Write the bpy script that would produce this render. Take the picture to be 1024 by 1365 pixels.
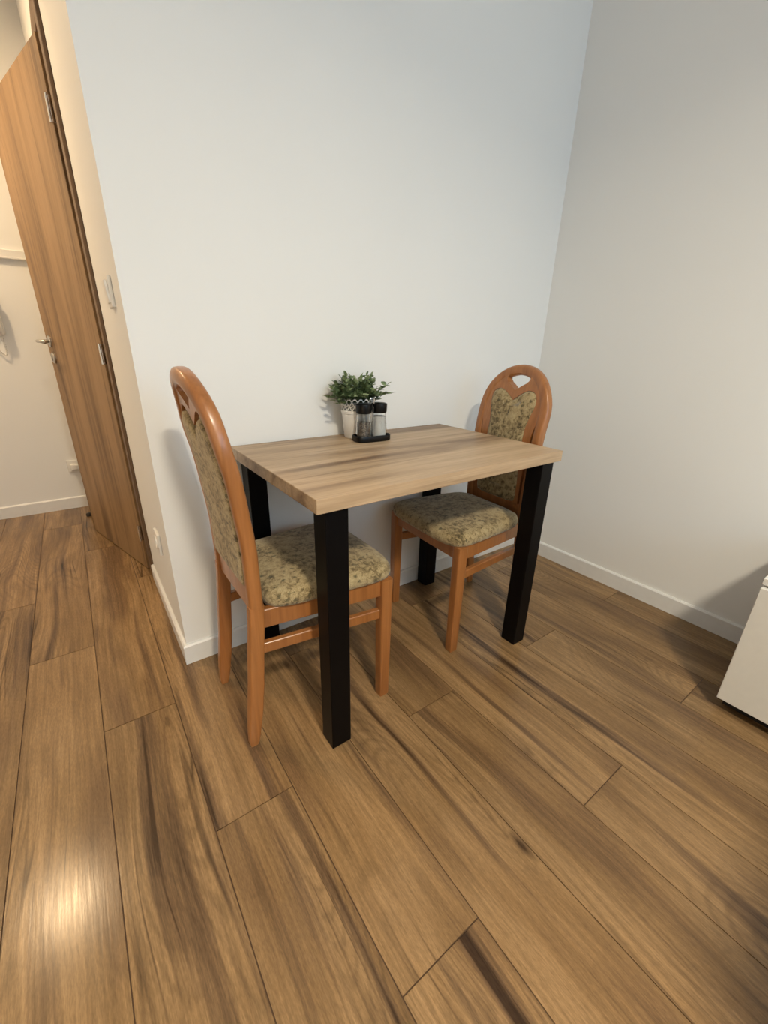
import bpy, bmesh, math, random
from mathutils import Vector, Matrix

for o in list(bpy.data.objects):
    bpy.data.objects.remove(o, do_unlink=True)
scene = bpy.context.scene
COL = scene.collection
PI = math.pi

# ---------------------------------------------------------------- camera
# x runs along the table wall, y into that wall, z up; origin at the foot of the outer wall corner
CAM_POS = Vector((-0.1441, -1.3596, 1.055))
CAM_R = Vector((0.8133, -0.5815, 0.0205))
CAM_U = Vector((0.1968, 0.3082, 0.9308))
CAM_F = Vector((0.5475, 0.7529, -0.3651))
cd = bpy.data.cameras.new('camera')
cam = bpy.data.objects.new('camera', cd)
COL.objects.link(cam)
m = Matrix.Identity(4)
for i in range(3):
    m[i][0], m[i][1], m[i][2], m[i][3] = CAM_R[i], CAM_U[i], -CAM_F[i], CAM_POS[i]
cam.matrix_world = m
cd.sensor_fit = 'HORIZONTAL'
cd.sensor_width = 36.0
cd.lens = 36.0 * 555.05 / 1024.0
cd.clip_start = 0.02
scene.camera = cam

# ---------------------------------------------------------------- world, lights, exposure
W = 1.797            # right wall
YF = 2.027           # far corridor wall
XL = -1.45           # left wall
YB = -3.7            # window wall behind the camera
H = 2.62             # ceiling
world = bpy.data.worlds.new('world')
scene.world = world
world.use_nodes = True
bg = world.node_tree.nodes['Background']
bg.inputs[0].default_value = (0.50, 0.74, 0.97, 1)
bg.inputs[1].default_value = 5.3
scene.view_settings.view_transform = 'Standard'
scene.view_settings.look = 'None'
scene.view_settings.gamma = 1.0
scene.view_settings.use_curve_mapping = False
scene.view_settings.exposure = 0.0

LAMP_ROOM = dict(loc=(0.05, -2.40, H), power=63.0, color=(1.0, 0.88, 0.68), r=0.14, spread=153)
LAMP_HALL = dict(loc=(-0.87, 1.225, H), power=23.0, color=(1.0, 0.71, 0.41), r=0.075, spread=180)
WIN = dict(x0=0.10, x1=1.60, z0=0.85, z1=2.30)
# daylight sampling aid for the window opening
pl = bpy.data.lights.new('window_portal', 'AREA')
pl.shape = 'RECTANGLE'
pl.size = WIN['x1'] - WIN['x0']; pl.size_y = WIN['z1'] - WIN['z0']
pl.cycles.is_portal = True
po = bpy.data.objects.new('window_portal', pl)
po.location = ((WIN['x0'] + WIN['x1']) / 2, YB - 0.16, (WIN['z0'] + WIN['z1']) / 2)
po.rotation_euler = (PI / 2, 0, 0)
COL.objects.link(po)
po.rotation_euler = (-PI / 2, 0, PI)   # faces +y, into the room


# ---------------------------------------------------------------- helpers
def obj(name, bm, mat, parent=None, smooth=None):
    me = bpy.data.meshes.new(name)
    bmesh.ops.recalc_face_normals(bm, faces=bm.faces)
    bm.to_mesh(me); bm.free()
    if mat is not None:
        me.materials.append(mat)
    if smooth:
        for p in me.polygons:
            p.use_smooth = True
    o = bpy.data.objects.new(name, me)
    COL.objects.link(o)
    if smooth and smooth is not True:
        me.set_sharp_from_angle(angle=math.radians(smooth))
    if parent is not None:
        o.parent = parent
    return o


def thing(name, label, cat, loc=(0, 0, 0), rz=0, group=None):
    o = bpy.data.objects.new(name, None)
    o.empty_display_size = 0.1
    COL.objects.link(o)
    o.location = loc; o.rotation_euler = (0, 0, rz)
    tag(o, label, cat, group)
    return o


def tag(o, label, cat, group=None):
    o['label'] = label; o['category'] = cat
    if group:
        o['group'] = group
    return o


def struct(o):
    o['kind'] = 'structure'
    return o


def add_box(bm, x0, x1, y0, y1, z0, z1, bev=0.0, seg=2):
    r = bmesh.ops.create_cube(bm, size=1.0)
    vs = r['verts']
    for v in vs:
        v.co = Vector(((x0 + x1) / 2 + v.co.x * (x1 - x0), (y0 + y1) / 2 + v.co.y * (y1 - y0),
                       (z0 + z1) / 2 + v.co.z * (z1 - z0)))
    if bev > 0:
        es = set()
        for v in vs:
            es.update(v.link_edges)
        bmesh.ops.bevel(bm, geom=list(es), offset=bev, segments=seg, profile=0.5, affect='EDGES')
    return bm


def box(x0, x1, y0, y1, z0, z1, bev=0.0, seg=2):
    return add_box(bmesh.new(), x0, x1, y0, y1, z0, z1, bev, seg)


def loft(bm, rings, close=True, cap=True):
    """rings: list of lists of Vectors with equal length"""
    vr = [[bm.verts.new(p) for p in r] for r in rings]
    n = len(vr[0])
    for a, b in zip(vr, vr[1:]):
        for i in range(n if close else n - 1):
            j = (i + 1) % n
            bm.faces.new((a[i], a[j], b[j], b[i]))
    if cap:
        bm.faces.new(list(reversed(vr[0]))); bm.faces.new(vr[-1])
    return vr


def superell(a, b, n, k, rot=0):
    out = []
    for i in range(k):
        t = 2 * PI * (i + 0.5) / k + rot
        c, s = math.cos(t), math.sin(t)
        out.append((a * math.copysign(abs(c) ** (2 / n), c), b * math.copysign(abs(s) ** (2 / n), s)))
    return out


def sweep(bm, path, a, b, ref, n=2.0, k=12, cap=True):
    """sweep a superellipse (half sizes a across, b along ref) along a path; a and b may be lists"""
    rings = []
    for i, p in enumerate(path):
        t = (path[min(i + 1, len(path) - 1)] - path[max(i - 1, 0)]).normalized()
        nn = (ref - t * ref.dot(t)).normalized()
        bb = t.cross(nn)
        aa = a[i] if isinstance(a, (list, tuple)) else a
        bd = b[i] if isinstance(b, (list, tuple)) else b
        rings.append([p + bb * u + nn * v for u, v in superell(aa, bd, n, k)])
    return loft(bm, rings, True, cap)


def tube(path, r, k=8):
    bm = bmesh.new()
    path = [Vector(p) for p in path]
    # parallel-transport frame
    t0 = (path[1] - path[0]).normalized()
    nn = Vector((0, 0, 1)) if abs(t0.z) < 0.9 else Vector((1, 0, 0))
    rings = []
    for i, p in enumerate(path):
        t = (path[min(i + 1, len(path) - 1)] - path[max(i - 1, 0)]).normalized()
        nn = (nn - t * nn.dot(t)).normalized()
        bb = t.cross(nn)
        rings.append([p + (nn * math.cos(2 * PI * j / k) + bb * math.sin(2 * PI * j / k)) * r for j in range(k)])
    loft(bm, rings)
    return bm


def lathe(profile, k=32, cap=True, center=(0, 0, 0)):
    bm = bmesh.new()
    c = Vector(center)
    rings = [[c + Vector((r * math.cos(2 * PI * j / k), r * math.sin(2 * PI * j / k), z)) for j in range(k)]
             for r, z in profile]
    loft(bm, rings, True, cap)
    return bm


# ---------------------------------------------------------------- materials
def mat(name):
    mt = bpy.data.materials.new(name)
    mt.use_nodes = True
    nt = mt.node_tree
    return mt, nt, nt.nodes['Principled BSDF']


def node(nt, typ, **kw):
    n = nt.nodes.new(typ)
    for k, v in kw.items():
        if k.startswith('in_'):
            n.inputs[k[3:]].default_value = v
        else:
            setattr(n, k, v)
    return n


def ramp(nt, fac, stops, interp='LINEAR'):
    r = nt.nodes.new('ShaderNodeValToRGB')
    r.color_ramp.interpolation = interp
    e = r.color_ramp.elements
    while len(e) < len(stops):
        e.new(0.5)
    for el, (p, c) in zip(e, stops):
        el.position = p
        el.color = (c, c, c, 1) if isinstance(c, (int, float)) else (*c, 1)
    nt.links.new(fac, r.inputs[0])
    return r.outputs[0]


def mix(nt, a, b, fac, mode='MIX'):
    n = nt.nodes.new('ShaderNodeMix')
    n.data_type = 'RGBA'; n.blend_type = mode
    for sock, v in ((n.inputs[0], fac), (n.inputs[6], a), (n.inputs[7], b)):
        if hasattr(v, 'is_output') or isinstance(v, bpy.types.NodeSocket):
            nt.links.new(v, sock)
        elif isinstance(v, (int, float)):
            sock.default_value = v
        else:
            sock.default_value = (*v, 1)
    return n.outputs[2]


def math_n(nt, op, a, b=None):
    n = nt.nodes.new('ShaderNodeMath'); n.operation = op
    for i, v in enumerate((a, b)):
        if v is None:
            continue
        if isinstance(v, (int, float)):
            n.inputs[i].default_value = v
        else:
            nt.links.new(v, n.inputs[i])
    return n.outputs[0]


def noise(nt, vec, scale, detail=2.0, rough=0.5, w=None, dist=0.0):
    n = nt.nodes.new('ShaderNodeTexNoise')
    n.inputs['Scale'].default_value = scale
    n.inputs['Detail'].default_value = detail
    n.inputs['Roughness'].default_value = rough
    n.inputs['Distortion'].default_value = dist
    nt.links.new(vec, n.inputs['Vector'])
    if w is not None:
        n.noise_dimensions = '4D'
        nt.links.new(w, n.inputs['W'])
    return n.outputs[0]


def mapping(nt, scale=(1, 1, 1), rot=(0, 0, 0), src='Object'):
    tc = nt.nodes.new('ShaderNodeTexCoord')
    mp = nt.nodes.new('ShaderNodeMapping')
    mp.inputs['Scale'].default_value = scale
    mp.inputs['Rotation'].default_value = rot
    nt.links.new(tc.outputs[src], mp.inputs[0])
    return mp.outputs[0]


def bump(nt, height, bsdf, strength=0.2, dist=0.002):
    b = nt.nodes.new('ShaderNodeBump')
    b.inputs['Strength'].default_value = strength
    b.inputs['Distance'].default_value = dist
    nt.links.new(height, b.inputs['Height'])
    nt.links.new(b.outputs[0], bsdf.inputs['Normal'])


def plain(name, col, rough=0.5, metal=0.0, spec=0.5):
    mt, nt, b = mat(name)
    v = mapping(nt, (1, 1, 1))
    f = noise(nt, v, 40, 3)
    c = mix(nt, tuple(x * 0.96 for x in col), tuple(min(1, x * 1.04) for x in col), f)
    nt.links.new(c, b.inputs['Base Color'])
    b.inputs['Roughness'].default_value = rough
    b.inputs['Metallic'].default_value = metal
    b.inputs['Specular IOR Level'].default_value = spec
    return mt


def wall_paint():
    mt, nt, b = mat('wall_paint')
    v = mapping(nt)
    f = noise(nt, v, 2.0, 2)
    nt.links.new(mix(nt, (0.83, 0.83, 0.815), (0.86, 0.86, 0.845), f), b.inputs['Base Color'])
    b.inputs['Roughness'].default_value = 0.7
    b.inputs['Specular IOR Level'].default_value = 0.25
    g = noise(nt, v, 220, 3)
    bump(nt, g, b, 0.06, 0.001)
    return mt


FL = [(0.180, 0.106, 0.052), (0.262, 0.158, 0.072), (0.335, 0.208, 0.100), (0.112, 0.066, 0.037), (0.038, 0.020, 0.010)]


def vmul(nt, vec, sc):
    n = nt.nodes.new('ShaderNodeVectorMath'); n.operation = 'MULTIPLY'
    nt.links.new(vec, n.inputs[0]); n.inputs[1].default_value = sc
    return n.outputs[0]


def floor_oak():
    mt, nt, b = mat('floor_oak')
    oi = nt.nodes.new('ShaderNodeObjectInfo')
    rnd = math_n(nt, 'MULTIPLY', oi.outputs['Random'], 61.0)
    p = mapping(nt)
    # the grain wanders sideways along the plank
    wn = noise(nt, vmul(nt, p, (2.2, 1.3, 1)), 1.0, 1, 0.5, rnd)
    dx = math_n(nt, 'MULTIPLY', math_n(nt, 'SUBTRACT', wn, 0.5), 0.11)
    cb = nt.nodes.new('ShaderNodeCombineXYZ')
    nt.links.new(dx, cb.inputs[0])
    va = nt.nodes.new('ShaderNodeVectorMath'); va.operation = 'ADD'
    nt.links.new(p, va.inputs[0]); nt.links.new(cb.outputs[0], va.inputs[1])
    pw = va.outputs[0]
    tone = noise(nt, vmul(nt, pw, (8, 1.3, 1)), 1.0, 3, 0.55, rnd)
    c = ramp(nt, tone, [(0.36, FL[0]), (0.47, FL[1]), (0.58, FL[2]), (0.70, FL[1])])
    # cathedral figure: contours of a smooth field, in patches
    fl = noise(nt, vmul(nt, pw, (7, 1.2, 1)), 1.0, 0, 0.5, rnd)
    wv = math_n(nt, 'SINE', math_n(nt, 'MULTIPLY', fl, 190.0))
    wm = ramp(nt, math_n(nt, 'ADD', math_n(nt, 'MULTIPLY', wv, 0.5), 0.5), [(0.0, 0.80), (0.5, 1.03), (1.0, 1.05)])
    pt = ramp(nt, noise(nt, vmul(nt, p, (4, 1.6, 1)), 1.0, 1, 0.5, rnd), [(0.48, 0.0), (0.60, 0.85)])
    c = mix(nt, c, wm, pt, 'MULTIPLY')
    # broad darker heartwood streaks with a darker core
    st = noise(nt, vmul(nt, pw, (19, 0.5, 1)), 1.0, 5, 0.6, rnd)
    sp = noise(nt, vmul(nt, p, (2, 1.7, 1)), 1.0, 2, 0.5, rnd)
    sa = math_n(nt, 'ADD', st, math_n(nt, 'MULTIPLY', math_n(nt, 'SUBTRACT', sp, 0.5), 0.30))
    c = mix(nt, c, FL[3], math_n(nt, 'MULTIPLY', ramp(nt, sa, [(0.54, 0.0), (0.63, 1.0)]), 0.75))
    c = mix(nt, c, FL[4], math_n(nt, 'MULTIPLY', ramp(nt, sa, [(0.64, 0.0), (0.69, 1.0)]), 0.9))
    # hairline cracks inside patches
    cr = noise(nt, vmul(nt, pw, (17, 0.5, 1)), 1.0, 2, 0.5, rnd)
    ln = math_n(nt, 'ABSOLUTE', math_n(nt, 'SUBTRACT', cr, 0.47))
    lm = ramp(nt, ln, [(0.0, 1.0), (0.016, 0.0)])
    pm = ramp(nt, noise(nt, vmul(nt, p, (3, 2.2, 1)), 1.0, 1, 0.5, rnd), [(0.50, 0.0), (0.64, 1.0)])
    c = mix(nt, c, FL[4], math_n(nt, 'MULTIPLY', math_n(nt, 'MULTIPLY', lm, pm), 0.75))
    # knots
    vo = nt.nodes.new('ShaderNodeTexVoronoi')
    vo.voronoi_dimensions = '4D'
    vo.inputs['Scale'].default_value = 1.0
    nt.links.new(vmul(nt, pw, (9, 3.0, 1)), vo.inputs['Vector'])
    nt.links.new(rnd, vo.inputs['W'])
    km = ramp(nt, vo.outputs['Distance'], [(0.035, 1.0), (0.13, 0.0)])
    c = mix(nt, c, FL[4], math_n(nt, 'MULTIPLY', km, 0.9))
    # fine streaks and fibre
    g2 = noise(nt, vmul(nt, pw, (85, 1.8, 1)), 1.0, 4, 0.65, rnd)
    c = mix(nt, c, ramp(nt, g2, [(0.32, 0.74), (0.65, 1.12)]), 1.0, 'MULTIPLY')
    g = noise(nt, vmul(nt, p, (190, 9, 1)), 1.0, 4, 0.65, rnd)
    c = mix(nt, c, ramp(nt, g, [(0.3, 0.82), (0.7, 1.12)]), 1.0, 'MULTIPLY')
    g3 = noise(nt, vmul(nt, p, (420, 70, 1)), 1.0, 3, 0.7, rnd)
    c = mix(nt, c, ramp(nt, g3, [(0.35, 0.80), (0.65, 1.12)]), 1.0, 'MULTIPLY')
    br = ramp(nt, oi.outputs['Random'], [(0.0, 0.92), (1.0, 1.07)])
    c = mix(nt, c, br, 1.0, 'MULTIPLY')
    nt.links.new(c, b.inputs['Base Color'])
    nt.links.new(ramp(nt, g, [(0.3, 0.23), (0.7, 0.17)]), b.inputs['Roughness'])
    b.inputs['Specular IOR Level'].default_value = 0.32
    bump(nt, g, b, 0.10, 0.0012)
    return mt


def oak_laminate(name, axis, dark, mid, light, k=1.0, rough=0.42):
    """grain runs along axis 0/1/2"""
    mt, nt, b = mat(name)
    def sc(across, along):
        s = [across] * 3; s[axis] = along
        return tuple(s)
    t = noise(nt, mapping(nt, sc(9 * k, 0.9)), 1.0, 4, 0.55, None, 0.5)
    c = ramp(nt, t, [(0.33, dark), (0.47, mid), (0.62, light)])
    s = noise(nt, mapping(nt, sc(26 * k, 1.1)), 1.0, 3, 0.6, None, 0.4)
    c = mix(nt, c, dark, math_n(nt, 'MULTIPLY', ramp(nt, s, [(0.56, 0.0), (0.72, 1.0)]), 0.65))
    g = noise(nt, mapping(nt, sc(190, 6)), 1.0, 3, 0.6)
    c = mix(nt, c, ramp(nt, g, [(0.3, 0.86), (0.7, 1.08)]), 1.0, 'MULTIPLY')
    nt.links.new(c, b.inputs['Base Color'])
    b.inputs['Roughness'].default_value = rough
    b.inputs['Specular IOR Level'].default_value = 0.35
    bump(nt, g, b, 0.08, 0.001)
    return mt


def chair_wood():
    mt, nt, b = mat('chair_alder')
    t = noise(nt, mapping(nt, (22, 22, 2.2)), 1.0, 3, 0.55, None, 0.5)
    c = ramp(nt, t, [(0.25, (0.265, 0.098, 0.027)), (0.5, (0.36, 0.142, 0.042)), (0.8, (0.43, 0.18, 0.058))])
    g = noise(nt, mapping(nt, (160, 160, 8)), 1.0, 2)
    c = mix(nt, c, ramp(nt, g, [(0.3, 0.88), (0.7, 1.08)]), 1.0, 'MULTIPLY')
    nt.links.new(c, b.inputs['Base Color'])
    b.inputs['Roughness'].default_value = 0.33
    b.inputs['Coat Weight'].default_value = 0.25
    b.inputs['Coat Roughness'].default_value = 0.2
    return mt


def chair_fabric():
    mt, nt, b = mat('chair_fabric')
    v = mapping(nt)
    p = noise(nt, v, 60, 4, 0.7, None, 0.4)
    pt = noise(nt, v, 13, 2)
    q = math_n(nt, 'ADD', p, math_n(nt, 'MULTIPLY', math_n(nt, 'SUBTRACT', pt, 0.5), 0.45))
    c = ramp(nt, q, [(0.32, (0.100, 0.074, 0.036)), (0.43, (0.26, 0.195, 0.098)), (0.53, (0.40, 0.310, 0.165)), (0.70, (0.46, 0.37, 0.21))])
    # dark sprig marks of the pattern
    vo = nt.nodes.new('ShaderNodeTexVoronoi')
    vo.inputs['Scale'].default_value = 42
    vo.inputs['Randomness'].default_value = 1.0
    wv = nt.nodes.new('ShaderNodeVectorMath'); wv.operation = 'ADD'
    nz = nt.nodes.new('ShaderNodeTexNoise'); nz.inputs['Scale'].default_value = 70
    nt.links.new(v, nz.inputs['Vector'])
    nt.links.new(v, wv.inputs[0]); nt.links.new(vmul(nt, nz.outputs['Color'], (0.018, 0.018, 0.018)), wv.inputs[1])
    nt.links.new(wv.outputs[0], vo.inputs['Vector'])
    sp = ramp(nt, vo.outputs['Distance'], [(0.18, 1.0), (0.32, 0.0)])
    pm = ramp(nt, noise(nt, v, 17, 1), [(0.46, 0.0), (0.56, 1.0)])
    c = mix(nt, c, (0.085, 0.075, 0.040), math_n(nt, 'MULTIPLY', math_n(nt, 'MULTIPLY', sp, pm), 0.8))
    f = noise(nt, v, 420, 2)
    c = mix(nt, c, ramp(nt, f, [(0.3, 0.72), (0.7, 1.2)]), 1.0, 'MULTIPLY')
    nt.links.new(c, b.inputs['Base Color'])
    b.inputs['Roughness'].default_value = 0.9
    b.inputs['Specular IOR Level'].default_value = 0.15
    b.inputs['Sheen Weight'].default_value = 0.25
    bump(nt, f, b, 0.35, 0.002)
    return mt


def emis(name, col, s):
    mt, nt, b = mat(name)
    b.inputs['Base Color'].default_value = (0.9, 0.9, 0.88, 1)
    b.inputs['Emission Color'].default_value = (*col, 1)
    b.inputs['Emission Strength'].default_value = s
    return mt


def glass(name, rough=0.02):
    mt, nt, b = mat(name)
    b.inputs['Base Color'].default_value = (0.97, 0.98, 0.98, 1)
    b.inputs['Transmission Weight'].default_value = 1.0
    b.inputs['Roughness'].default_value = rough
    b.inputs['IOR'].default_value = 1.45
    return mt


def leaf_mat():
    mt, nt, b = mat('leaf_green')
    v = mapping(nt)
    c = ramp(nt, noise(nt, v, 55, 2), [(0.3, (0.08, 0.13, 0.055)), (0.5, (0.18, 0.245, 0.11)), (0.7, (0.34, 0.39, 0.215))])
    nt.links.new(c, b.inputs['Base Color'])
    b.inputs['Roughness'].default_value = 0.55
    return mt


def grains(name, a, c2, scale):
    mt, nt, b = mat(name)
    f = noise(nt, mapping(nt), scale, 2)
    nt.links.new(ramp(nt, f, [(0.42, a), (0.58, c2)]), b.inputs['Base Color'])
    b.inputs['Roughness'].default_value = 0.8
    return mt


M = dict(
    wall=wall_paint(), floor=floor_oak(),
    ceiling=plain('ceiling_paint', (0.82, 0.82, 0.80), 0.8),
    base=plain('baseboard_white', (0.80, 0.80, 0.79), 0.4),
    joint=plain('floor_joint', (0.085, 0.045, 0.022), 0.8),
    table=oak_laminate('table_oak', 0, (0.20, 0.122, 0.070), (0.45, 0.312, 0.188), (0.57, 0.415, 0.268), 1.1, 0.42),
    door=oak_laminate('door_oak', 2, (0.165, 0.094, 0.042), (0.295, 0.178, 0.082), (0.365, 0.225, 0.110), 1.3, 0.5),
    casing=oak_laminate('casing_oak', 2, (0.13, 0.08, 0.045), (0.17, 0.105, 0.06), (0.20, 0.125, 0.07), 1.3, 0.5),
    black=plain('black_steel', (0.003, 0.0025, 0.0027), 0.45, 0.0, 0.12),
    wood=chair_wood(), fabric=chair_fabric(),
    white=plain('white_plastic', (0.80, 0.79, 0.76), 0.35),
    lacquer=plain('cabinet_white', (0.76, 0.74, 0.69), 0.35),
    plinth=plain('plinth_dark', (0.02, 0.015, 0.012), 0.6),
    chrome=plain('chrome', (0.75, 0.74, 0.72), 0.16, 1.0),
    steel=plain('brushed_steel', (0.55, 0.53, 0.50), 0.3, 1.0),
    potw=plain('pot_white', (0.80, 0.78, 0.74), 0.35),
    potin=plain('pot_liner', (0.30, 0.31, 0.31), 0.6),
    blackp=plain('black_plastic', (0.004, 0.0038, 0.004), 0.35, 0.0, 0.25),
    glass=glass('clear_glass'),
    salt=grains('salt_grains', (0.72, 0.71, 0.68), (0.86, 0.85, 0.83), 900),
    pepper=grains('pepper_corns', (0.035, 0.028, 0.022), (0.22, 0.18, 0.14), 260),
    leaf=leaf_mat(), stem=plain('stem_green', (0.06, 0.085, 0.03), 0.6),
    soil=plain('soil', (0.03, 0.02, 0.014), 0.95),
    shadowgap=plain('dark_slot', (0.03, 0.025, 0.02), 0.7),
    sofa=plain('charcoal_cloth', (0.05, 0.05, 0.055), 0.9),
)

# ---------------------------------------------------------------- the setting
floor = struct(obj('floor', box(XL - 0.1, W + 0.1, YB - 0.1, YF + 0.1, -0.10, -0.0025), M['joint']))
PW, PL, GAP = 0.1915, 1.38, 0.0024
col_joint = {}                       # lower end of a plank in each column
rows_x0 = -0.078                     # seam between two plank columns, read off the photograph
k0 = math.floor((XL - rows_x0) / PW); k1 = math.ceil((W - rows_x0) / PW)
for kx in range(k0, k1):
    xa = max(XL, rows_x0 + kx * PW); xb_ = min(W, rows_x0 + (kx + 1) * PW)
    if xb_ - xa < 0.01:
        continue
    yj = -0.632 - 0.46 * kx
    n0 = math.floor((YB - yj) / PL); n1 = math.ceil((YF - yj) / PL)
    for ky in range(n0, n1):
        ya = max(YB, yj + ky * PL); yb = min(YF, yj + (ky + 1) * PL)
        if yb - ya < 0.01:
            continue
        wx, wy = xb_ - xa - GAP, yb - ya - GAP
        o = obj('plank', box(-wx / 2, wx / 2, -wy / 2, wy / 2, -0.012, 0.0), M['floor'], floor)
        o.location = ((xa + xb_) / 2, (ya + yb) / 2, 0.0)

struct(obj('ceiling', box(XL - 0.1, W + 0.1, YB - 0.1, YF + 0.1, H, H + 0.1), M['ceiling']))
struct(obj('wall_back', box(0.0, W, 0.0, 0.10, 0.0, H), M['wall']))
struct(obj('wall_right', box(W, W + 0.1, YB - 0.1, YF + 0.1, 0.0, H), M['wall']))
struct(obj('wall_far', box(XL - 0.1, W, YF, YF + 0.1, 0.0, H), M['wall']))
struct(obj('wall_left', box(XL - 0.1, XL, YB - 0.1, YF, 0.0, H), M['wall']))
# corridor wall with the door opening
DY0, DY1, DZ = 0.80, 1.56, 2.03
bm = bmesh.new()
add_box(bm, 0.0, 0.10, 0.10, DY0, 0.0, H)
add_box(bm, 0.0, 0.10, DY1, YF, 0.0, H)
add_box(bm, 0.0, 0.10, DY0, DY1, DZ, H)
struct(obj('wall_corridor', bm, M['wall']))
# window wall behind the camera
wx0, wx1, wz0, wz1 = WIN['x0'], WIN['x1'], WIN['z0'], WIN['z1']
bm = bmesh.new()
add_box(bm, XL, wx0, YB - 0.1, YB, 0.0, H)
add_box(bm, wx1, W, YB - 0.1, YB, 0.0, H)
add_box(bm, wx0, wx1, YB - 0.1, YB, 0.0, wz0)
add_box(bm, wx0, wx1, YB - 0.1, YB, wz1, H)
struct(obj('wall_front', bm, M['wall']))
win = bpy.data.objects.new('window_1', None)
COL.objects.link(win); struct(win)
xm = (wx0 + wx1) / 2
bm = bmesh.new()
for a, b_ in ((wx0, wx0 + 0.06), (xm - 0.04, xm + 0.04), (wx1 - 0.06, wx1)):
    add_box(bm, a, b_, YB - 0.08, YB - 0.02, wz0, wz1, 0.004, 1)
for a, b_ in ((wz0, wz0 + 0.06), (wz1 - 0.06, wz1)):
    add_box(bm, wx0 + 0.05, wx1 - 0.05, YB - 0.078, YB - 0.022, a, b_, 0.004, 1)
obj('window_frame', bm, M['white'], win)
obj('window_sill', box(wx0 - 0.05, wx1 + 0.05, YB, YB + 0.16, wz0 - 0.035, wz0 - 0.002, 0.006), M['white'], win)

BH, BT = 0.076, 0.012


def baseboard(path, names):
    """floor points with the wall on the right-hand side of travel; mitred, one object for each wall"""
    prof = [(0, 0.0), (BT, 0.0), (BT, BH - 0.006), (BT - 0.005, BH), (0, BH)]
    rings = []
    P = [Vector((x, y, 0)) for x, y in path]
    for i, p in enumerate(P):
        ns = []
        if i > 0:
            t = (P[i] - P[i - 1]).normalized(); ns.append(Vector((-t.y, t.x, 0)))
        if i < len(P) - 1:
            t = (P[i + 1] - P[i]).normalized(); ns.append(Vector((-t.y, t.x, 0)))
        nn = ns[0] if len(ns) == 1 else (ns[0] + ns[1]) / (1 + ns[0].dot(ns[1]))
        rings.append([p + nn * u + Vector((0, 0, z)) for u, z in prof])
    for i, nme in enumerate(names):
        bm = bmesh.new()
        loft(bm, [rings[i], rings[i + 1]])
        struct(obj(nme, bm, M['base']))


CY0 = 0.700                                    # outer edge of the door casing
baseboard([(W, YB), (W, 0), (0, 0), (0, CY0)], ['baseboard_right', 'baseboard_back', 'baseboard_corridor'])
baseboard([(0, DY1 + 0.08), (0, YF), (XL, YF), (XL, YB)], ['baseboard_passage', 'baseboard_far', 'baseboard_left'])

# ---------------------------------------------------------------- door and casing
CT = 0.012
bm = bmesh.new()
add_box(bm, -CT, 0.0, CY0, DY0, 0.0, DZ + 0.09, 0.002, 1)
add_box(bm, -CT, 0.0, DY1, DY1 + 0.09, 0.0, DZ + 0.09, 0.002, 1)
add_box(bm, -CT, 0.0, DY0, DY1, DZ, DZ + 0.09, 0.002, 1)
add_box(bm, 0.0, 0.11, DY0, DY0 + 0.012, 0.0, DZ)
add_box(bm, 0.0, 0.11, DY1 - 0.012, DY1, 0.0, DZ)
add_box(bm, 0.0, 0.11, DY0 + 0.012, DY1 - 0.012, DZ - 0.012, DZ)
struct(obj('trim_1', bm, M['casing']))

DOOR_A = math.radians(15.2)
door = bpy.data.objects.new('door_1', None)
COL.objects.link(door); struct(door)
door.location = (-0.014, DY0 + 0.013, 0.0)
door.rotation_euler = (0, 0, DOOR_A)
DL, DT = 0.722, 0.040
# local: y runs along the leaf from the hinge, -x is the corridor face
obj('door_leaf', box(-0.006, DT - 0.006, 0.0, DL, 0.006, 1.998, 0.0015, 1), M['door'], door)
for z in (0.20, 1.01, 1.80):
    h = obj('hinge', box(-0.0085, 0.010, -0.004, 0.010, z - 0.038, z + 0.038, 0.001, 1), M['chrome'], door)
    bm = tube([(-0.0115, 0.001, z - 0.040), (-0.0115, 0.001, z + 0.040)], 0.005, 10)
    obj('hinge_pin', bm, M['chrome'], h, 40)


def lever(side):
    s = side
    x0 = -0.006 if s < 0 else DT - 0.006
    bm = bmesh.new()
    yh, zh = DL - 0.06, 1.055
    # rosette
    r = [[Vector((x0 + s * d, yh + rr * math.cos(t), zh + rr * math.sin(t))) for t in [2 * PI * i / 24 for i in range(24)]]
         for rr, d in ((0.026, 0.0), (0.026, 0.006), (0.022, 0.009))]
    loft(bm, r)
    ro = obj('handle_rosette', bm, M['steel'], door, 40)
    path = [(x0 + s * 0.008, yh, zh), (x0 + s * 0.040, yh, zh), (x0 + s * 0.050, yh - 0.004, zh), (x0 + s * 0.055, yh - 0.014, zh),
            (x0 + s * 0.055, yh - 0.06, zh), (x0 + s * 0.053, yh - 0.12, zh - 0.004)]
    obj('lever', tube(path, 0.0085, 10), M['steel'], ro, True)
    zk = zh - 0.078
    bm = bmesh.new()
    r = [[Vector((x0 + s * d, yh + rr * math.cos(t), zk + rr * math.sin(t))) for t in [2 * PI * i / 24 for i in range(24)]]
         for rr, d in ((0.026, 0.0), (0.026, 0.006), (0.022, 0.009))]
    loft(bm, r)
    kr = obj('key_rosette', bm, M['steel'], door, 40)
    obj('keyhole', box(min(x0 + s * 0.0085, x0 + s * 0.0098), max(x0 + s * 0.0085, x0 + s * 0.0098), yh - 0.003, yh + 0.003, zk - 0.013, zk + 0.011), M['shadowgap'], kr)


lever(-1)
lever(1)

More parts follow.
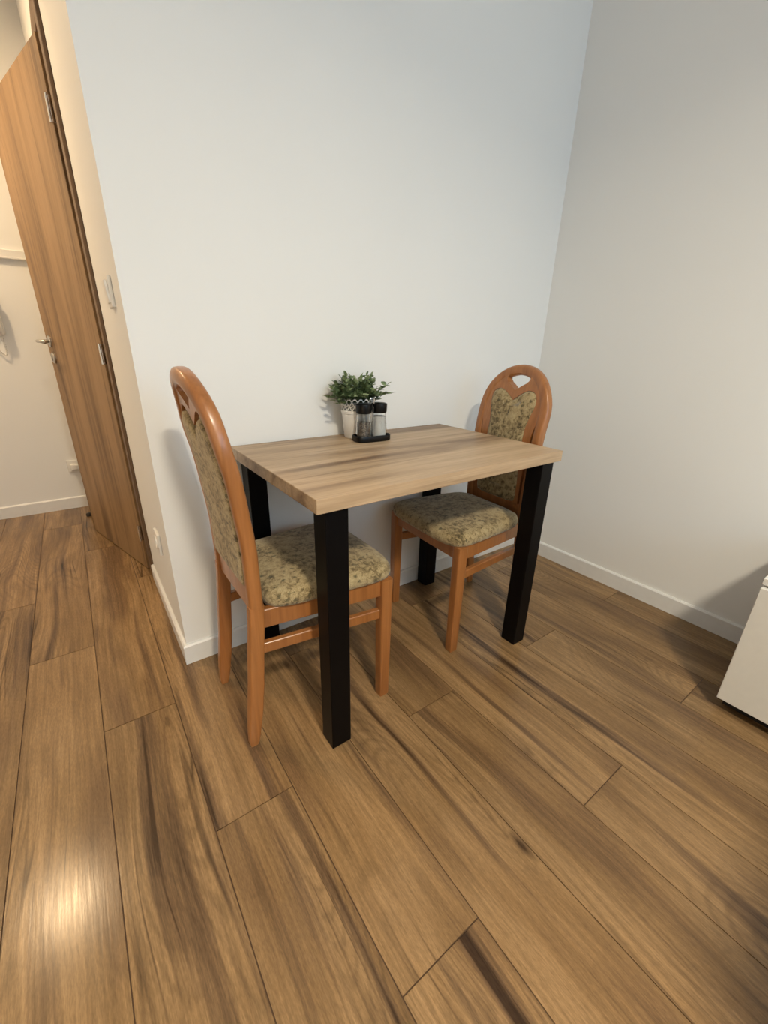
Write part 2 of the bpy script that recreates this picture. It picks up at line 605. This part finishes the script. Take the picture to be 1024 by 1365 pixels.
# ---------------------------------------------------------------- lamps
def ceiling_lamp(d, label):
    t = thing('ceiling_lamp', label, 'lamp', d['loc'])
    r = d['r']
    obj('lamp_base', lathe([(r + 0.012, 0.0), (r + 0.012, -0.022), (r + 0.004, -0.028), (r * 0.5, -0.028)], 40), M['white'], t, 40)
    obj('diffuser', lathe([(r, -0.028), (r, -0.050), (r * 0.92, -0.060), (r * 0.6, -0.064), (r * 0.05, -0.065)], 40),
        emis('diffuser_' + label.split()[0], d['color'], 1.2), t, 40)
    l = bpy.data.lights.new('lamp_light', 'AREA')
    l.shape = 'DISK'; l.size = 2 * r
    l.spread = math.radians(d['spread'])
    l.energy = d['power']; l.color = d['color']
    lo = bpy.data.objects.new('lamp_light', l)
    COL.objects.link(lo); lo.parent = t
    lo.location = (0, 0, -0.07)
    return t


ceiling_lamp(LAMP_ROOM, 'large round flat ceiling lamp of the room')
ceiling_lamp(LAMP_HALL, 'small round ceiling lamp of the corridor')

# ---------------------------------------------------------------- dining table
TX0, TX1, TY0, TY1, TH, TT = 0.225, 1.1243, -0.0106, -0.6087, 0.755, 0.0347
tcx, tcy = (TX0 + TX1) / 2, (TY0 + TY1) / 2
table = thing('dining_table', 'oak laminate dining table with square black legs against the wall', 'table', (tcx, tcy, 0), 0.0)
hx, hy = (TX1 - TX0) / 2, (TY0 - TY1) / 2
obj('table_top', box(-hx, hx, -hy, hy, TH - TT, TH, 0.0012, 1), M['table'], table)
LS, IX, IY = 0.06, 0.025, 0.010
for sx in (-1, 1):
    for sy in (-1, 1):
        x0 = -hx + IX if sx < 0 else hx - IX - LS
        y0 = -hy + IY if sy < 0 else hy - IY - LS
        obj('leg', box(x0, x0 + LS, y0, y0 + LS, 0.0, TH - TT, 0.002, 1), M['black'], table)

# ---------------------------------------------------------------- chairs
def lerp_tab(tab, z):
    for (z0, v0), (z1, v1) in zip(tab, tab[1:]):
        if z <= z1:
            t = max(0.0, (z - z0) / (z1 - z0))
            t = t * t * (3 - 2 * t) * 0.35 + t * 0.65
            return v0 + (v1 - v0) * t
    return tab[-1][1]


POST_X = [(0.0, 0.0), (0.22, 0.026), (0.44, 0.045), (0.60, 0.043), (0.75, 0.029), (0.90, 0.003), (1.02, -0.026)]
POST_U = [(0.0, 0.1435), (0.44, 0.1435), (0.70, 0.147), (0.84, 0.148)]


def bx(z):
    return lerp_tab(POST_X, z)


def fill_plate(outer, holes, thick, shift=0.0):
    """plate in the back's own curved plane: (u, z) outlines -> bmesh"""
    bm = bmesh.new()
    edges = []
    for loop in [outer] + holes:
        vs = [bm.verts.new((0, u, z)) for u, z in loop]
        for i in range(len(vs)):
            edges.append(bm.edges.new((vs[i], vs[(i + 1) % len(vs)])))
    bmesh.ops.triangle_fill(bm, edges=edges, use_beauty=True, use_dissolve=False)
    faces = list(bm.faces)
    r = bmesh.ops.extrude_face_region(bm, geom=faces)
    nv = [g for g in r['geom'] if isinstance(g, bmesh.types.BMVert)]
    for v in nv:
        v.co.x = thick
    for v in bm.verts:
        v.co.x += bx(v.co.z) - thick / 2 + shift
    return bm


# half outline of the upholstered back panel: (half width, height), from the bottom up
PANEL = [(0.000, 0.497), (0.070, 0.497), (0.098, 0.503), (0.104, 0.520), (0.104, 0.58), (0.100, 0.64), (0.094, 0.70), (0.090, 0.75),
         (0.091, 0.79), (0.098, 0.83), (0.107, 0.860), (0.110, 0.880), (0.108, 0.895), (0.101, 0.909), (0.088, 0.918), (0.072, 0.921), (0.056, 0.918),
         (0.039, 0.909), (0.020, 0.896), (0.008, 0.887), (0.0, 0.881)]


def panel_loop(grow=0.0):
    c = (0.0, 0.71)
    L = PANEL[:-1]
    pts = [(u, z) for u, z in L] + [PANEL[-1]] + [(-u, z) for u, z in reversed(L[1:])]
    # densify
    out = []
    for i in range(len(pts)):
        a, b_ = pts[i], pts[(i + 1) % len(pts)]
        out.append(a); out.append(((a[0] + b_[0]) / 2, (a[1] + b_[1]) / 2))
    if grow:
        res = []
        n = len(out)
        for i in range(n):
            p, q = out[i - 1], out[(i + 1) % n]
            tx, ty = q[0] - p[0], q[1] - p[1]
            l = math.hypot(tx, ty) or 1
            res.append((out[i][0] + grow * ty / l, out[i][1] - grow * tx / l))
        return res
    return out


def seat_outline(k=48, sc=1.0):
    """rounded trapezoid: rear narrow, front wide and slightly bowed"""
    xr, xf, wr, wf = 0.066, 0.447, 0.172, 0.217
    cx = (xr + xf) / 2
    pts = []
    for c, s in superell(1, 1, 6.5, k):
        x = cx + c * (xf - xr) / 2
        t = (x - xr) / (xf - xr)
        y = s * (wr + (wf - wr) * t)
        x += 0.012 * (1 - s * s) * max(0, c)
        pts.append((x, y))
    return pts, cx


def make_chair(label, loc, rz, group):
    t = thing('dining_chair', label, 'chair', loc, rz, group)
    wd, fb = M['wood'], M['fabric']
    X = Vector((1, 0, 0))
    # rear legs, raked backwards towards the floor
    for s in (-1, 1):
        bm = bmesh.new()
        path, aa, bb = [], [], []
        for z in (0.0, 0.012, 0.06, 0.12, 0.2, 0.3, 0.4, 0.448):
            path.append(Vector((bx(z), s * lerp_tab(POST_U, z), z)))
            k = 0.55 if z == 0 else (0.72 if z < 0.02 else (0.90 if z < 0.08 else 1.0))
            aa.append(0.0165 * k); bb.append(0.0190 * k)
        rings = [[p + Vector((v, u, 0)) for u, v in superell(a, b_, 7, 20)] for p, a, b_ in zip(path, aa, bb)]
        loft(bm, rings)
        obj('leg', bm, wd, t, 40)
    # front legs
    for s in (-1, 1):
        bm = bmesh.new()
        rings = []
        for z, k in ((0.0, 0.80), (0.004, 0.86), (0.20, 0.93), (0.432, 1.0)):
            rings.append([Vector((0.410 + v, s * 0.192 + u, z)) for u, v in superell(0.0185 * k, 0.0195 * k, 9, 20)])
        loft(bm, rings)
        obj('leg', bm, wd, t, 40)
    # rounded arch of the back
    path = []
    for i in range(9):
        z = 0.448 + (0.835 - 0.448) * i / 8
        path.append((lerp_tab(POST_U, z), z))
    R, zc = 0.148, 0.835
    for i in range(1, 24):
        a = PI * i / 24
        path.append((R * math.cos(a), zc + 0.156 * math.sin(a)))
    for i in range(8, -1, -1):
        z = 0.448 + (0.835 - 0.448) * i / 8
        path.append((-lerp_tab(POST_U, z), z))
    bm = bmesh.new()
    sweep(bm, [Vector((bx(z), u, z)) for u, z in path], 0.0195, 0.0175, X, 3.2, 20)
    obj('back_arch', bm, wd, t, 60)
    # crest plate inside the arch, with the heart-shaped grip hole and tongues down both sides
    outer = []
    for i in range(0, 25):
        a = PI * i / 24
        outer.append((0.141 * math.cos(a), zc + 0.148 * math.sin(a)))
    left = [(-0.141, 0.825), (-0.134, 0.808), (-0.127, 0.785), (-0.123, 0.76), (-0.120, 0.70), (-0.119, 0.60), (-0.119, 0.500)]
    up = [(u, z) for u, z in PANEL if z > 0.499]
    dense = []
    for a, b_ in zip(up, up[1:]):
        dense += [a, ((a[0] + b_[0]) / 2, (a[1] + b_[1]) / 2)]
    inn = [(-u + 0.001, z) for u, z in dense] + [(0.0, PANEL[-1][1])] + [(u - 0.001, z) for u, z in reversed(dense)]
    right = [(-u, z) for u, z in reversed(left)]
    outer = outer + left + inn + right
    half = [(0.0, 0.917), (0.010, 0.924), (0.026, 0.935), (0.042, 0.944), (0.052, 0.953), (0.055, 0.961), (0.052, 0.969), (0.042, 0.975), (0.022, 0.979), (0.0, 0.980)]
    hole = half + [(-u, z) for u, z in reversed(half[1:-1])]
    obj('crest_plate', fill_plate(outer, [hole], 0.028, 0.0005), wd, t)
    # rear cover: the same cloth stretched from post to post, heart-topped like the front
    RC = [(0.0, 0.497), (0.080, 0.497), (0.124, 0.499), (0.128, 0.56), (0.130, 0.66), (0.1305, 0.76), (0.128, 0.84), (0.122, 0.868), (0.110, 0.889),
          (0.094, 0.901), (0.076, 0.904), (0.058, 0.898), (0.036, 0.884), (0.016, 0.868), (0.0, 0.855)]
    rl = RC[:-1] + [RC[-1]] + [(-u, z) for u, z in reversed(RC[1:-1])]
    rr = []
    for k in range(len(rl)):
        a, b_ = rl[k], rl[(k + 1) % len(rl)]
        n_ = max(1, int(math.hypot(a[0] - b_[0], a[1] - b_[1]) / 0.02))
        rr += [(a[0] + (b_[0] - a[0]) * q / n_, a[1] + (b_[1] - a[1]) * q / n_) for q in range(n_)]
    bm = bmesh.new()
    rings = []
    for sc, d in ((1.0, -0.009), (1.0, -0.0145), (0.985, -0.0175), (0.95, -0.0195), (0.80, -0.0215), (0.5, -0.0225), (0.12, -0.023)):
        ring = []
        for u, z in rr:
            zz = 0.69 + (z - 0.69) * (1 - (1 - sc) * 0.55)
            ring.append(Vector((bx(zz) + d, u * sc, zz)))
        rings.append(ring)
    loft(bm, rings)
    obj('back_cover', bm, fb, t, 50)
    # upholstered panel, padded on both faces
    loop = panel_loop(0.0)
    c = (0.0, 0.71)
    bm = bmesh.new()
    prof = [(0.55, -0.006), (0.80, -0.006), (0.92, -0.006), (0.985, -0.005), (1.0, 0.004), (0.985, 0.0145), (0.92, 0.0185), (0.80, 0.0205), (0.55, 0.0215)]
    rings = []
    for sc, d in prof:
        rr = []
        for u, z in loop:
            uu, zz = c[0] + (u - c[0]) * sc, c[1] + (z - c[1]) * (1 - (1 - sc) * 0.62)
            rr.append(Vector((bx(zz) + d, uu, zz)))
        rings.append(rr)
    vr = loft(bm, rings, True, False)
    for ring, d in ((vr[0], -0.006), (vr[-1], 0.0218)):
        cv = [bm.verts.new((bx(v.co.z) + d, v.co.y * 0.1, v.co.z)) for v in ring]
        n = len(ring)
        for i in range(n):
            j = (i + 1) % n
            try:
                bm.faces.new((ring[i], ring[j], cv[j], cv[i]))
            except ValueError:
                pass
        # close the middle seam
        bm.faces.new(cv)
    obj('back_cushion', bm, fb, t, True)
    # rails
    obj('back_rail', box(0.034, 0.056, -0.128, 0.128, 0.425, 0.500, 0.004), wd, t)
    obj('seat_rail', box(0.397, 0.419, -0.176, 0.176, 0.378, 0.432, 0.002, 1), wd, t)
    for s in (-1, 1):
        for nm, z0, z1, th, xa in (('seat_rail', 0.378, 0.432, 0.010, 0.055), ('stretcher', 0.300, 0.331, 0.009, 0.046)):
            bm = bmesh.new()
            ya, yb = s * 0.1435, s * 0.190
            xb_ = 0.396
            sec = []
            for x, y in ((xa, ya), (xb_, yb)):
                sec.append([Vector((x, y - th, z0)), Vector((x, y + th, z0)), Vector((x, y + th, z1)), Vector((x, y - th, z1))])
            loft(bm, sec)
            es = [e for e in bm.edges]
            bmesh.ops.bevel(bm, geom=es, offset=0.002, segments=1, affect='EDGES')
            obj(nm, bm, wd, t)
    # seat cushion
    pts, cx = seat_outline()
    bm = bmesh.new()
    rings = []
    for sc, z in ((0.955, 0.430), (0.985, 0.434), (1.0, 0.446), (0.995, 0.458), (0.965, 0.470), (0.90, 0.478), (0.78, 0.4835), (0.55, 0.488), (0.28, 0.490), (0.05, 0.4905)):
        rings.append([Vector((cx + (x - cx) * sc, y * sc, z)) for x, y in pts])
    loft(bm, rings)
    obj('seat', bm, fb, t, True)
    return t


make_chair('honey wood dining chair with olive patterned cushions, its back towards the corridor',
           (0.075, -0.3115, 0), 0.0, 'dining chairs at the table')
make_chair('honey wood dining chair with olive patterned cushions, between the table and the right wall',
           (1.243, -0.308, 0), math.radians(177.0), 'dining chairs at the table')

# ---------------------------------------------------------------- things on the table
random.seed(11)
plant = thing('potted_plant', 'small leafy green plant in a white lace-rimmed pot on the table', 'plant', (0.660, -0.078, TH))
rb, rt, ph = 0.046, 0.060, 0.138
def pr(z):
    return rb + (rt - rb) * z / ph
pot = obj('pot', lathe([(rb - 0.003, 0.0), (rb, 0.003), (pr(0.085), 0.085), (pr(0.087) + 0.002, 0.087), (pr(0.096) + 0.002, 0.096), (pr(0.098), 0.098),
                        (pr(0.098) - 0.003, 0.098), (rb - 0.003, 0.006)], 48), M['potw'], plant, 40)
obj('liner', lathe([(rb - 0.006, 0.007), (pr(0.126) - 0.008, 0.126), (pr(0.126) - 0.010, 0.126), (rb - 0.010, 0.010)], 36), M['potin'], plant, 40)
bm = bmesh.new()
NL = 18
def strip(bm, pts, w):
    # flat band lying in the pot's cone surface
    for a in range(len(pts) - 1):
        (t0, z0), (t1, z1) = pts[a], pts[a + 1]
        q = []
        for (t_, z_) in ((t0, z0), (t1, z1)):
            for sgn in (-1, 1):
                q.append((t_, z_ + sgn * w / 2))
        vs = []
        for off in (0.0, -0.0014):
            for t_, z_ in q:
                r_ = pr(z_) + off
                vs.append(bm.verts.new((r_ * math.cos(t_), r_ * math.sin(t_), z_)))
        for f in ((0, 1, 3, 2), (4, 6, 7, 5), (0, 2, 6, 4), (1, 5, 7, 3), (0, 4, 5, 1), (2, 3, 7, 6)):
            bm.faces.new([vs[i] for i in f])
for i in range(NL):
    t0 = 2 * PI * i / NL; dt = 2 * PI / NL
    strip(bm, [(t0, 0.098), (t0 + dt * 0.5, 0.112), (t0 + dt, 0.126)], 0.005)
    strip(bm, [(t0 + dt, 0.098), (t0 + dt * 0.5, 0.112), (t0, 0.126)], 0.005)
    # scalloped edge
    strip(bm, [(t0 + dt * f, 0.127 + 0.010 * math.sin(PI * f)) for f in (0, 0.15, 0.32, 0.5, 0.68, 0.85, 1.0)], 0.005)
    strip(bm, [(t0 + dt * f, 0.113 + 0.004 * math.sin(2 * PI * f)) for f in (0, 0.25, 0.5, 0.75, 1.0)], 0.003)
obj('lace_rim', bm, M['potw'], pot)
obj('soil', lathe([(pr(0.11) - 0.012, 0.100), (pr(0.115) - 0.011, 0.112), (0.02, 0.116)], 24), M['soil'], plant)
fol = bmesh.new(); stm = bmesh.new()


def leaf(bm, p, d, up, L, wd_):
    d = d.normalized()
    s = d.cross(up)
    if s.length < 1e-3:
        s = Vector((1, 0, 0))
    s.normalize(); n = s.cross(d)
    prof = [(0.0, 0.04), (0.22, 0.72), (0.5, 1.0), (0.78, 0.78), (1.0, 0.06)]
    rows = []
    for t, w in prof:
        c = p + d * (L * t) + n * (-0.25 * L * t * t)
        rows.append([bm.verts.new(c - s * (wd_ * w / 2) + n * (0.12 * wd_ * w)), bm.verts.new(c), bm.verts.new(c + s * (wd_ * w / 2) + n * (0.12 * wd_ * w))])
    for a, b_ in zip(rows, rows[1:]):
        bm.faces.new((a[0], a[1], b_[1], b_[0])); bm.faces.new((a[1], a[2], b_[2], b_[1]))


def sprig(az, el, ln, nl, size):
    base = Vector((0.022 * math.cos(az), 0.022 * math.sin(az), 0.110))
    d = Vector((math.cos(az) * math.cos(el), math.sin(az) * math.cos(el), math.sin(el)))
    pts = []
    for i in range(8):
        t = i / 7
        pts.append(base + d * (ln * t) + Vector((0, 0, -0.30 * ln * t * t * math.cos(el))))
    for p_ in pts:                                   # the wall stands right behind
        p_.y = min(p_.y, 0.050)
        if p_.y < -0.030:                            # the shaker caps stand in front
            p_.z = max(p_.z, 0.150)
    k = 5
    rings = []
    for p_ in pts:
        rings.append([p_ + Vector((math.cos(2 * PI * j / k), math.sin(2 * PI * j / k), 0)) * 0.0011 for j in range(k)])
    loft(stm, rings)
    for i in range(nl):
        t = 0.25 + 0.75 * (i + 0.5) / nl
        f = t * 7; a = min(6, int(f)); p_ = pts[a].lerp(pts[a + 1], f - a)
        tan = (pts[a + 1] - pts[a]).normalized()
        th = i * 2.4 + az
        side = Vector((math.cos(th), math.sin(th), 0.45))
        dd = (tan * 0.5 + side).normalized()
        L = size * random.uniform(0.8, 1.2)
        if p_.y < -0.020:
            dd.z = abs(dd.z)
        if p_.y + dd.y * L > 0.060:
            dd.y = -abs(dd.y) * 0.3
        leaf(fol, p_, dd, Vector((random.uniform(-.3, .3), random.uniform(-.3, .3), 1)), L, L * random.uniform(0.8, 1.0))
    leaf(fol, pts[-1], d, Vector((0.1, 0.2, 1)), size, size * 0.65)


for i in range(95):
    az = i * 2.399
    el = random.uniform(0.45, 1.45)
    sprig(az, el, random.uniform(0.070, 0.112) * (0.80 + 0.2 * math.sin(el)), 11, 0.0185)
for az, el, ln in ((-0.35, 0.50, 0.112), (-0.45, 0.85, 0.125), (PI - 0.1, 0.6, 0.100), (PI + 0.3, 0.45, 0.085)):
    sprig(az, el, ln, 10, 0.022)
f_ = obj('foliage', fol, M['leaf'], plant, True)
f_['kind'] = 'stuff'
obj('stems', stm, M['stem'], plant)['kind'] = 'stuff'

CADDY = (0.670, -0.155)
CA = math.radians(-4.0)
caddy = thing('cruet_stand', 'black oblong cruet tray with a wire handle on the table', 'tray', (CADDY[0], CADDY[1], TH), CA)
bm = bmesh.new()
ol = superell(0.067, 0.035, 4.0, 40)
rings = [[Vector((x * s, y * s, z)) for x, y in ol] for s, z in ((0.96, 0.0), (1.0, 0.004), (1.0, 0.019), (0.97, 0.021), (0.94, 0.019), (0.93, 0.008))]
loft(bm, rings)
obj('tray', bm, M['blackp'], caddy, 40)
hp = []
for i in range(21):
    t = i / 20
    if t < 0.35:
        hp.append((-0.004, -0.003, 0.008 + 0.124 * t / 0.35))
    elif t <= 0.65:
        a = PI * (t - 0.35) / 0.30
        hp.append((-0.004 * math.cos(a), -0.003 + 0.0 * a, 0.132 + 0.012 * math.sin(a)))
    else:
        hp.append((0.004, -0.003, 0.132 - 0.124 * (t - 0.65) / 0.35))
hp = [(x * 1.0 + (0.006 if x > 0 else -0.006) * max(0.0, (z - 0.11) / 0.03), y, z) for x, y, z in hp]
obj('handle', tube(hp, 0.0018, 8), M['chrome'], caddy, True)


def shaker(dx, fill, label, name):
    ca, sa = math.cos(CA), math.sin(CA)
    t = thing(name, label, 'shaker', (CADDY[0] + dx * ca, CADDY[1] + dx * sa, TH + 0.0085), 0, 'shakers in the cruet tray')
    obj('glass_jar', lathe([(0.0245, 0.0), (0.027, 0.003), (0.0265, 0.05), (0.0235, 0.076), (0.0235, 0.088), (0.0210, 0.088), (0.0210, 0.076),
                            (0.0240, 0.050), (0.0245, 0.004), (0.004, 0.004)], 32), M['glass'], t, 40)
    top = 0.074 if fill == 'salt' else 0.056
    obj('filling', lathe([(0.004, 0.0045), (0.0240, 0.0045), (0.0236, min(top, 0.048)), (0.0226 if top > 0.05 else 0.0234, top), (0.006, top + 0.002)], 28), M[fill], t, 40)
    obj('lid', lathe([(0.0245, 0.086), (0.0262, 0.090), (0.0270, 0.112), (0.0262, 0.1165), (0.020, 0.119), (0.004, 0.1195)], 32), M['blackp'], t, 40)


shaker(-0.0305, 'pepper', 'black-capped glass shaker of dark pepper in the cruet tray', 'pepper_shaker')
shaker(0.0305, 'salt', 'black-capped glass shaker filled with white salt in the cruet tray', 'salt_shaker')

# ---------------------------------------------------------------- white cabinet by the right wall
CX, CYe, CLEN = 1.325, -1.158, 1.30
cab = thing('low_cabinet', 'low white lacquered cabinet with dark plinth against the right wall', 'cabinet', (CX, CYe, 0))
dpt = W - CX - 0.014
obj('body', box(0.022, dpt, -CLEN, 0.0, 0.045, 0.447, 0.001, 1), M['lacquer'], cab)
obj('plinth', box(0.050, dpt - 0.01, -CLEN + 0.01, -0.012, 0.0, 0.045), M['plinth'], cab)
obj('top_panel', box(0.010, dpt, -CLEN - 0.002, 0.002, 0.454, 0.474, 0.0012, 1), M['lacquer'], cab)
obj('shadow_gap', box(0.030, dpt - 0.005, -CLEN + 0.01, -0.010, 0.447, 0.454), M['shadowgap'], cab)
for i in range(2):
    y1 = -i * CLEN / 2 - (0.0015 if i else 0.0)
    obj('cabinet_door', box(0.0, 0.020, -(i + 1) * CLEN / 2 + 0.0015, y1, 0.045, 0.447, 0.0015, 1), M['lacquer'], cab)

# ---------------------------------------------------------------- wall fittings
# rocker switch on the corridor wall beside the corner
sw = thing('light_switch', 'white rocker light switch on the corridor wall beside the door', 'switch', (0, 0.20, 1.19))
obj('switch_plate', box(-0.010, 0.0, -0.041, 0.041, -0.041, 0.041, 0.003), M['white'], sw)
bm = box(-0.004, 0.004, -0.029, 0.029, -0.029, 0.029, 0.0015, 1)
rk = obj('rocker', bm, M['white'], sw)
rk.location = (-0.0125, 0, 0); rk.rotation_euler = (0, math.radians(-5), 0)
so = thing('wall_socket', 'white wall socket low on the corridor wall above the baseboard', 'socket', (0, 0.225, 0.385))
obj('socket_plate', box(-0.010, 0.0, -0.041, 0.041, -0.041, 0.041, 0.003), M['white'], so)
bm = bmesh.new()
r = [[Vector((x, rr * math.cos(t), rr * math.sin(t))) for t in [2 * PI * i / 28 for i in range(28)]]
     for rr, x in ((0.024, -0.010), (0.024, -0.0135), (0.0205, -0.0135), (0.0195, -0.0105))]
loft(bm, r)
obj('socket_well', bm, M['white'], so, 40)
for y in (-0.0095, 0.0095):
    obj('contact_hole', box(-0.0112, -0.0104, y - 0.0025, y + 0.0025, -0.0025, 0.0025), M['shadowgap'], so)
# fittings on the far corridor wall
rail = thing('coat_rail', 'white horizontal rail board on the far corridor wall', 'rail', (-0.62, YF, 1.475))
obj('board', box(-0.42, 0.42, -0.018, 0.0, 0.0, 0.045, 0.003), M['white'], rail)
obj('ledge', box(-0.42, 0.42, -0.024, -0.018, 0.0, 0.010, 0.002), M['white'], rail)
ic = thing('intercom_phone', 'white wall intercom handset with hanging cord in the corridor', 'intercom', (-0.450, YF, 1.185))
obj('wall_base', box(-0.050, 0.050, -0.028, 0.0, -0.10, 0.10, 0.008), M['white'], ic)
bm = bmesh.new()
sweep(bm, [Vector((0.024, y, z)) for y, z in ((-0.045, -0.098), (-0.054, -0.085), (-0.058, -0.05), (-0.058, 0.05), (-0.054, 0.085), (-0.045, 0.098))],
      0.020, [0.010, 0.016, 0.012, 0.012, 0.016, 0.010], Vector((0, 1, 0)), 4, 16)
obj('handset', bm, M['white'], ic, 50)
pts = []
for i in range(121):
    t = i / 120
    a = PI * t
    c = Vector((0.030 - 0.075 * t + 0.030 * math.sin(a), -0.030 + 0.010 * math.sin(a), -0.095 - 0.115 * math.sin(a)))
    ph_ = 2 * PI * 30 * t
    pts.append(c + Vector((math.cos(ph_) * 0.0045, math.sin(ph_) * 0.0045, 0)))
obj('coiled_cord', tube(pts, 0.0016, 5), M['white'], ic, True)
so2 = thing('wall_socket', 'white wall socket with a plug in it on the far corridor wall', 'socket', (-0.240, YF, 0.285))
obj('socket_plate', box(-0.041, 0.041, -0.010, 0.0, -0.041, 0.041, 0.003), M['white'], so2)
obj('plug', box(-0.026, 0.020, -0.048, -0.010, -0.020, 0.020, 0.007), M['white'], so2)
ds = thing('door_stop', 'small brown rubber door stop on the corridor floor under the door edge', 'door stop', (-0.225, 1.80, 0))
obj('stop', lathe([(0.016, 0.0), (0.016, 0.014), (0.012, 0.020), (0.004, 0.022)], 20), M['plinth'], ds, 40)

# ---------------------------------------------------------------- made-up chair, added unseen behind the viewpoint to cast a shadow into view
ac = thing('added_armchair', 'unseen charcoal cloth chair added for its shadow, beside the white cabinet', 'added_armchair', (0.735, -1.98, 0), 0)
obj('seat_base', box(-0.36, 0.36, -0.36, 0.245, 0.12, 0.34, 0.02), M['sofa'], ac, 40)
obj('seat_cushion', box(-0.255, 0.255, -0.37, 0.125, 0.342, 0.46, 0.035, 3), M['sofa'], ac, 40)
obj('backrest', box(-0.36, 0.36, 0.13, 0.245, 0.342, 0.92, 0.04, 3), M['sofa'], ac, 40)
for sx in (-1, 1):
    obj('armrest', box(min(sx * 0.26, sx * 0.36), max(sx * 0.26, sx * 0.36), -0.36, 0.125, 0.342, 0.60, 0.03, 3), M['sofa'], ac, 40)
    for sy in (-0.31, 0.19):
        obj('leg', lathe([(0.012, 0.0), (0.02, 0.12)], 14, True, (sx * 0.31, sy, 0)), M['plinth'], ac, 40)
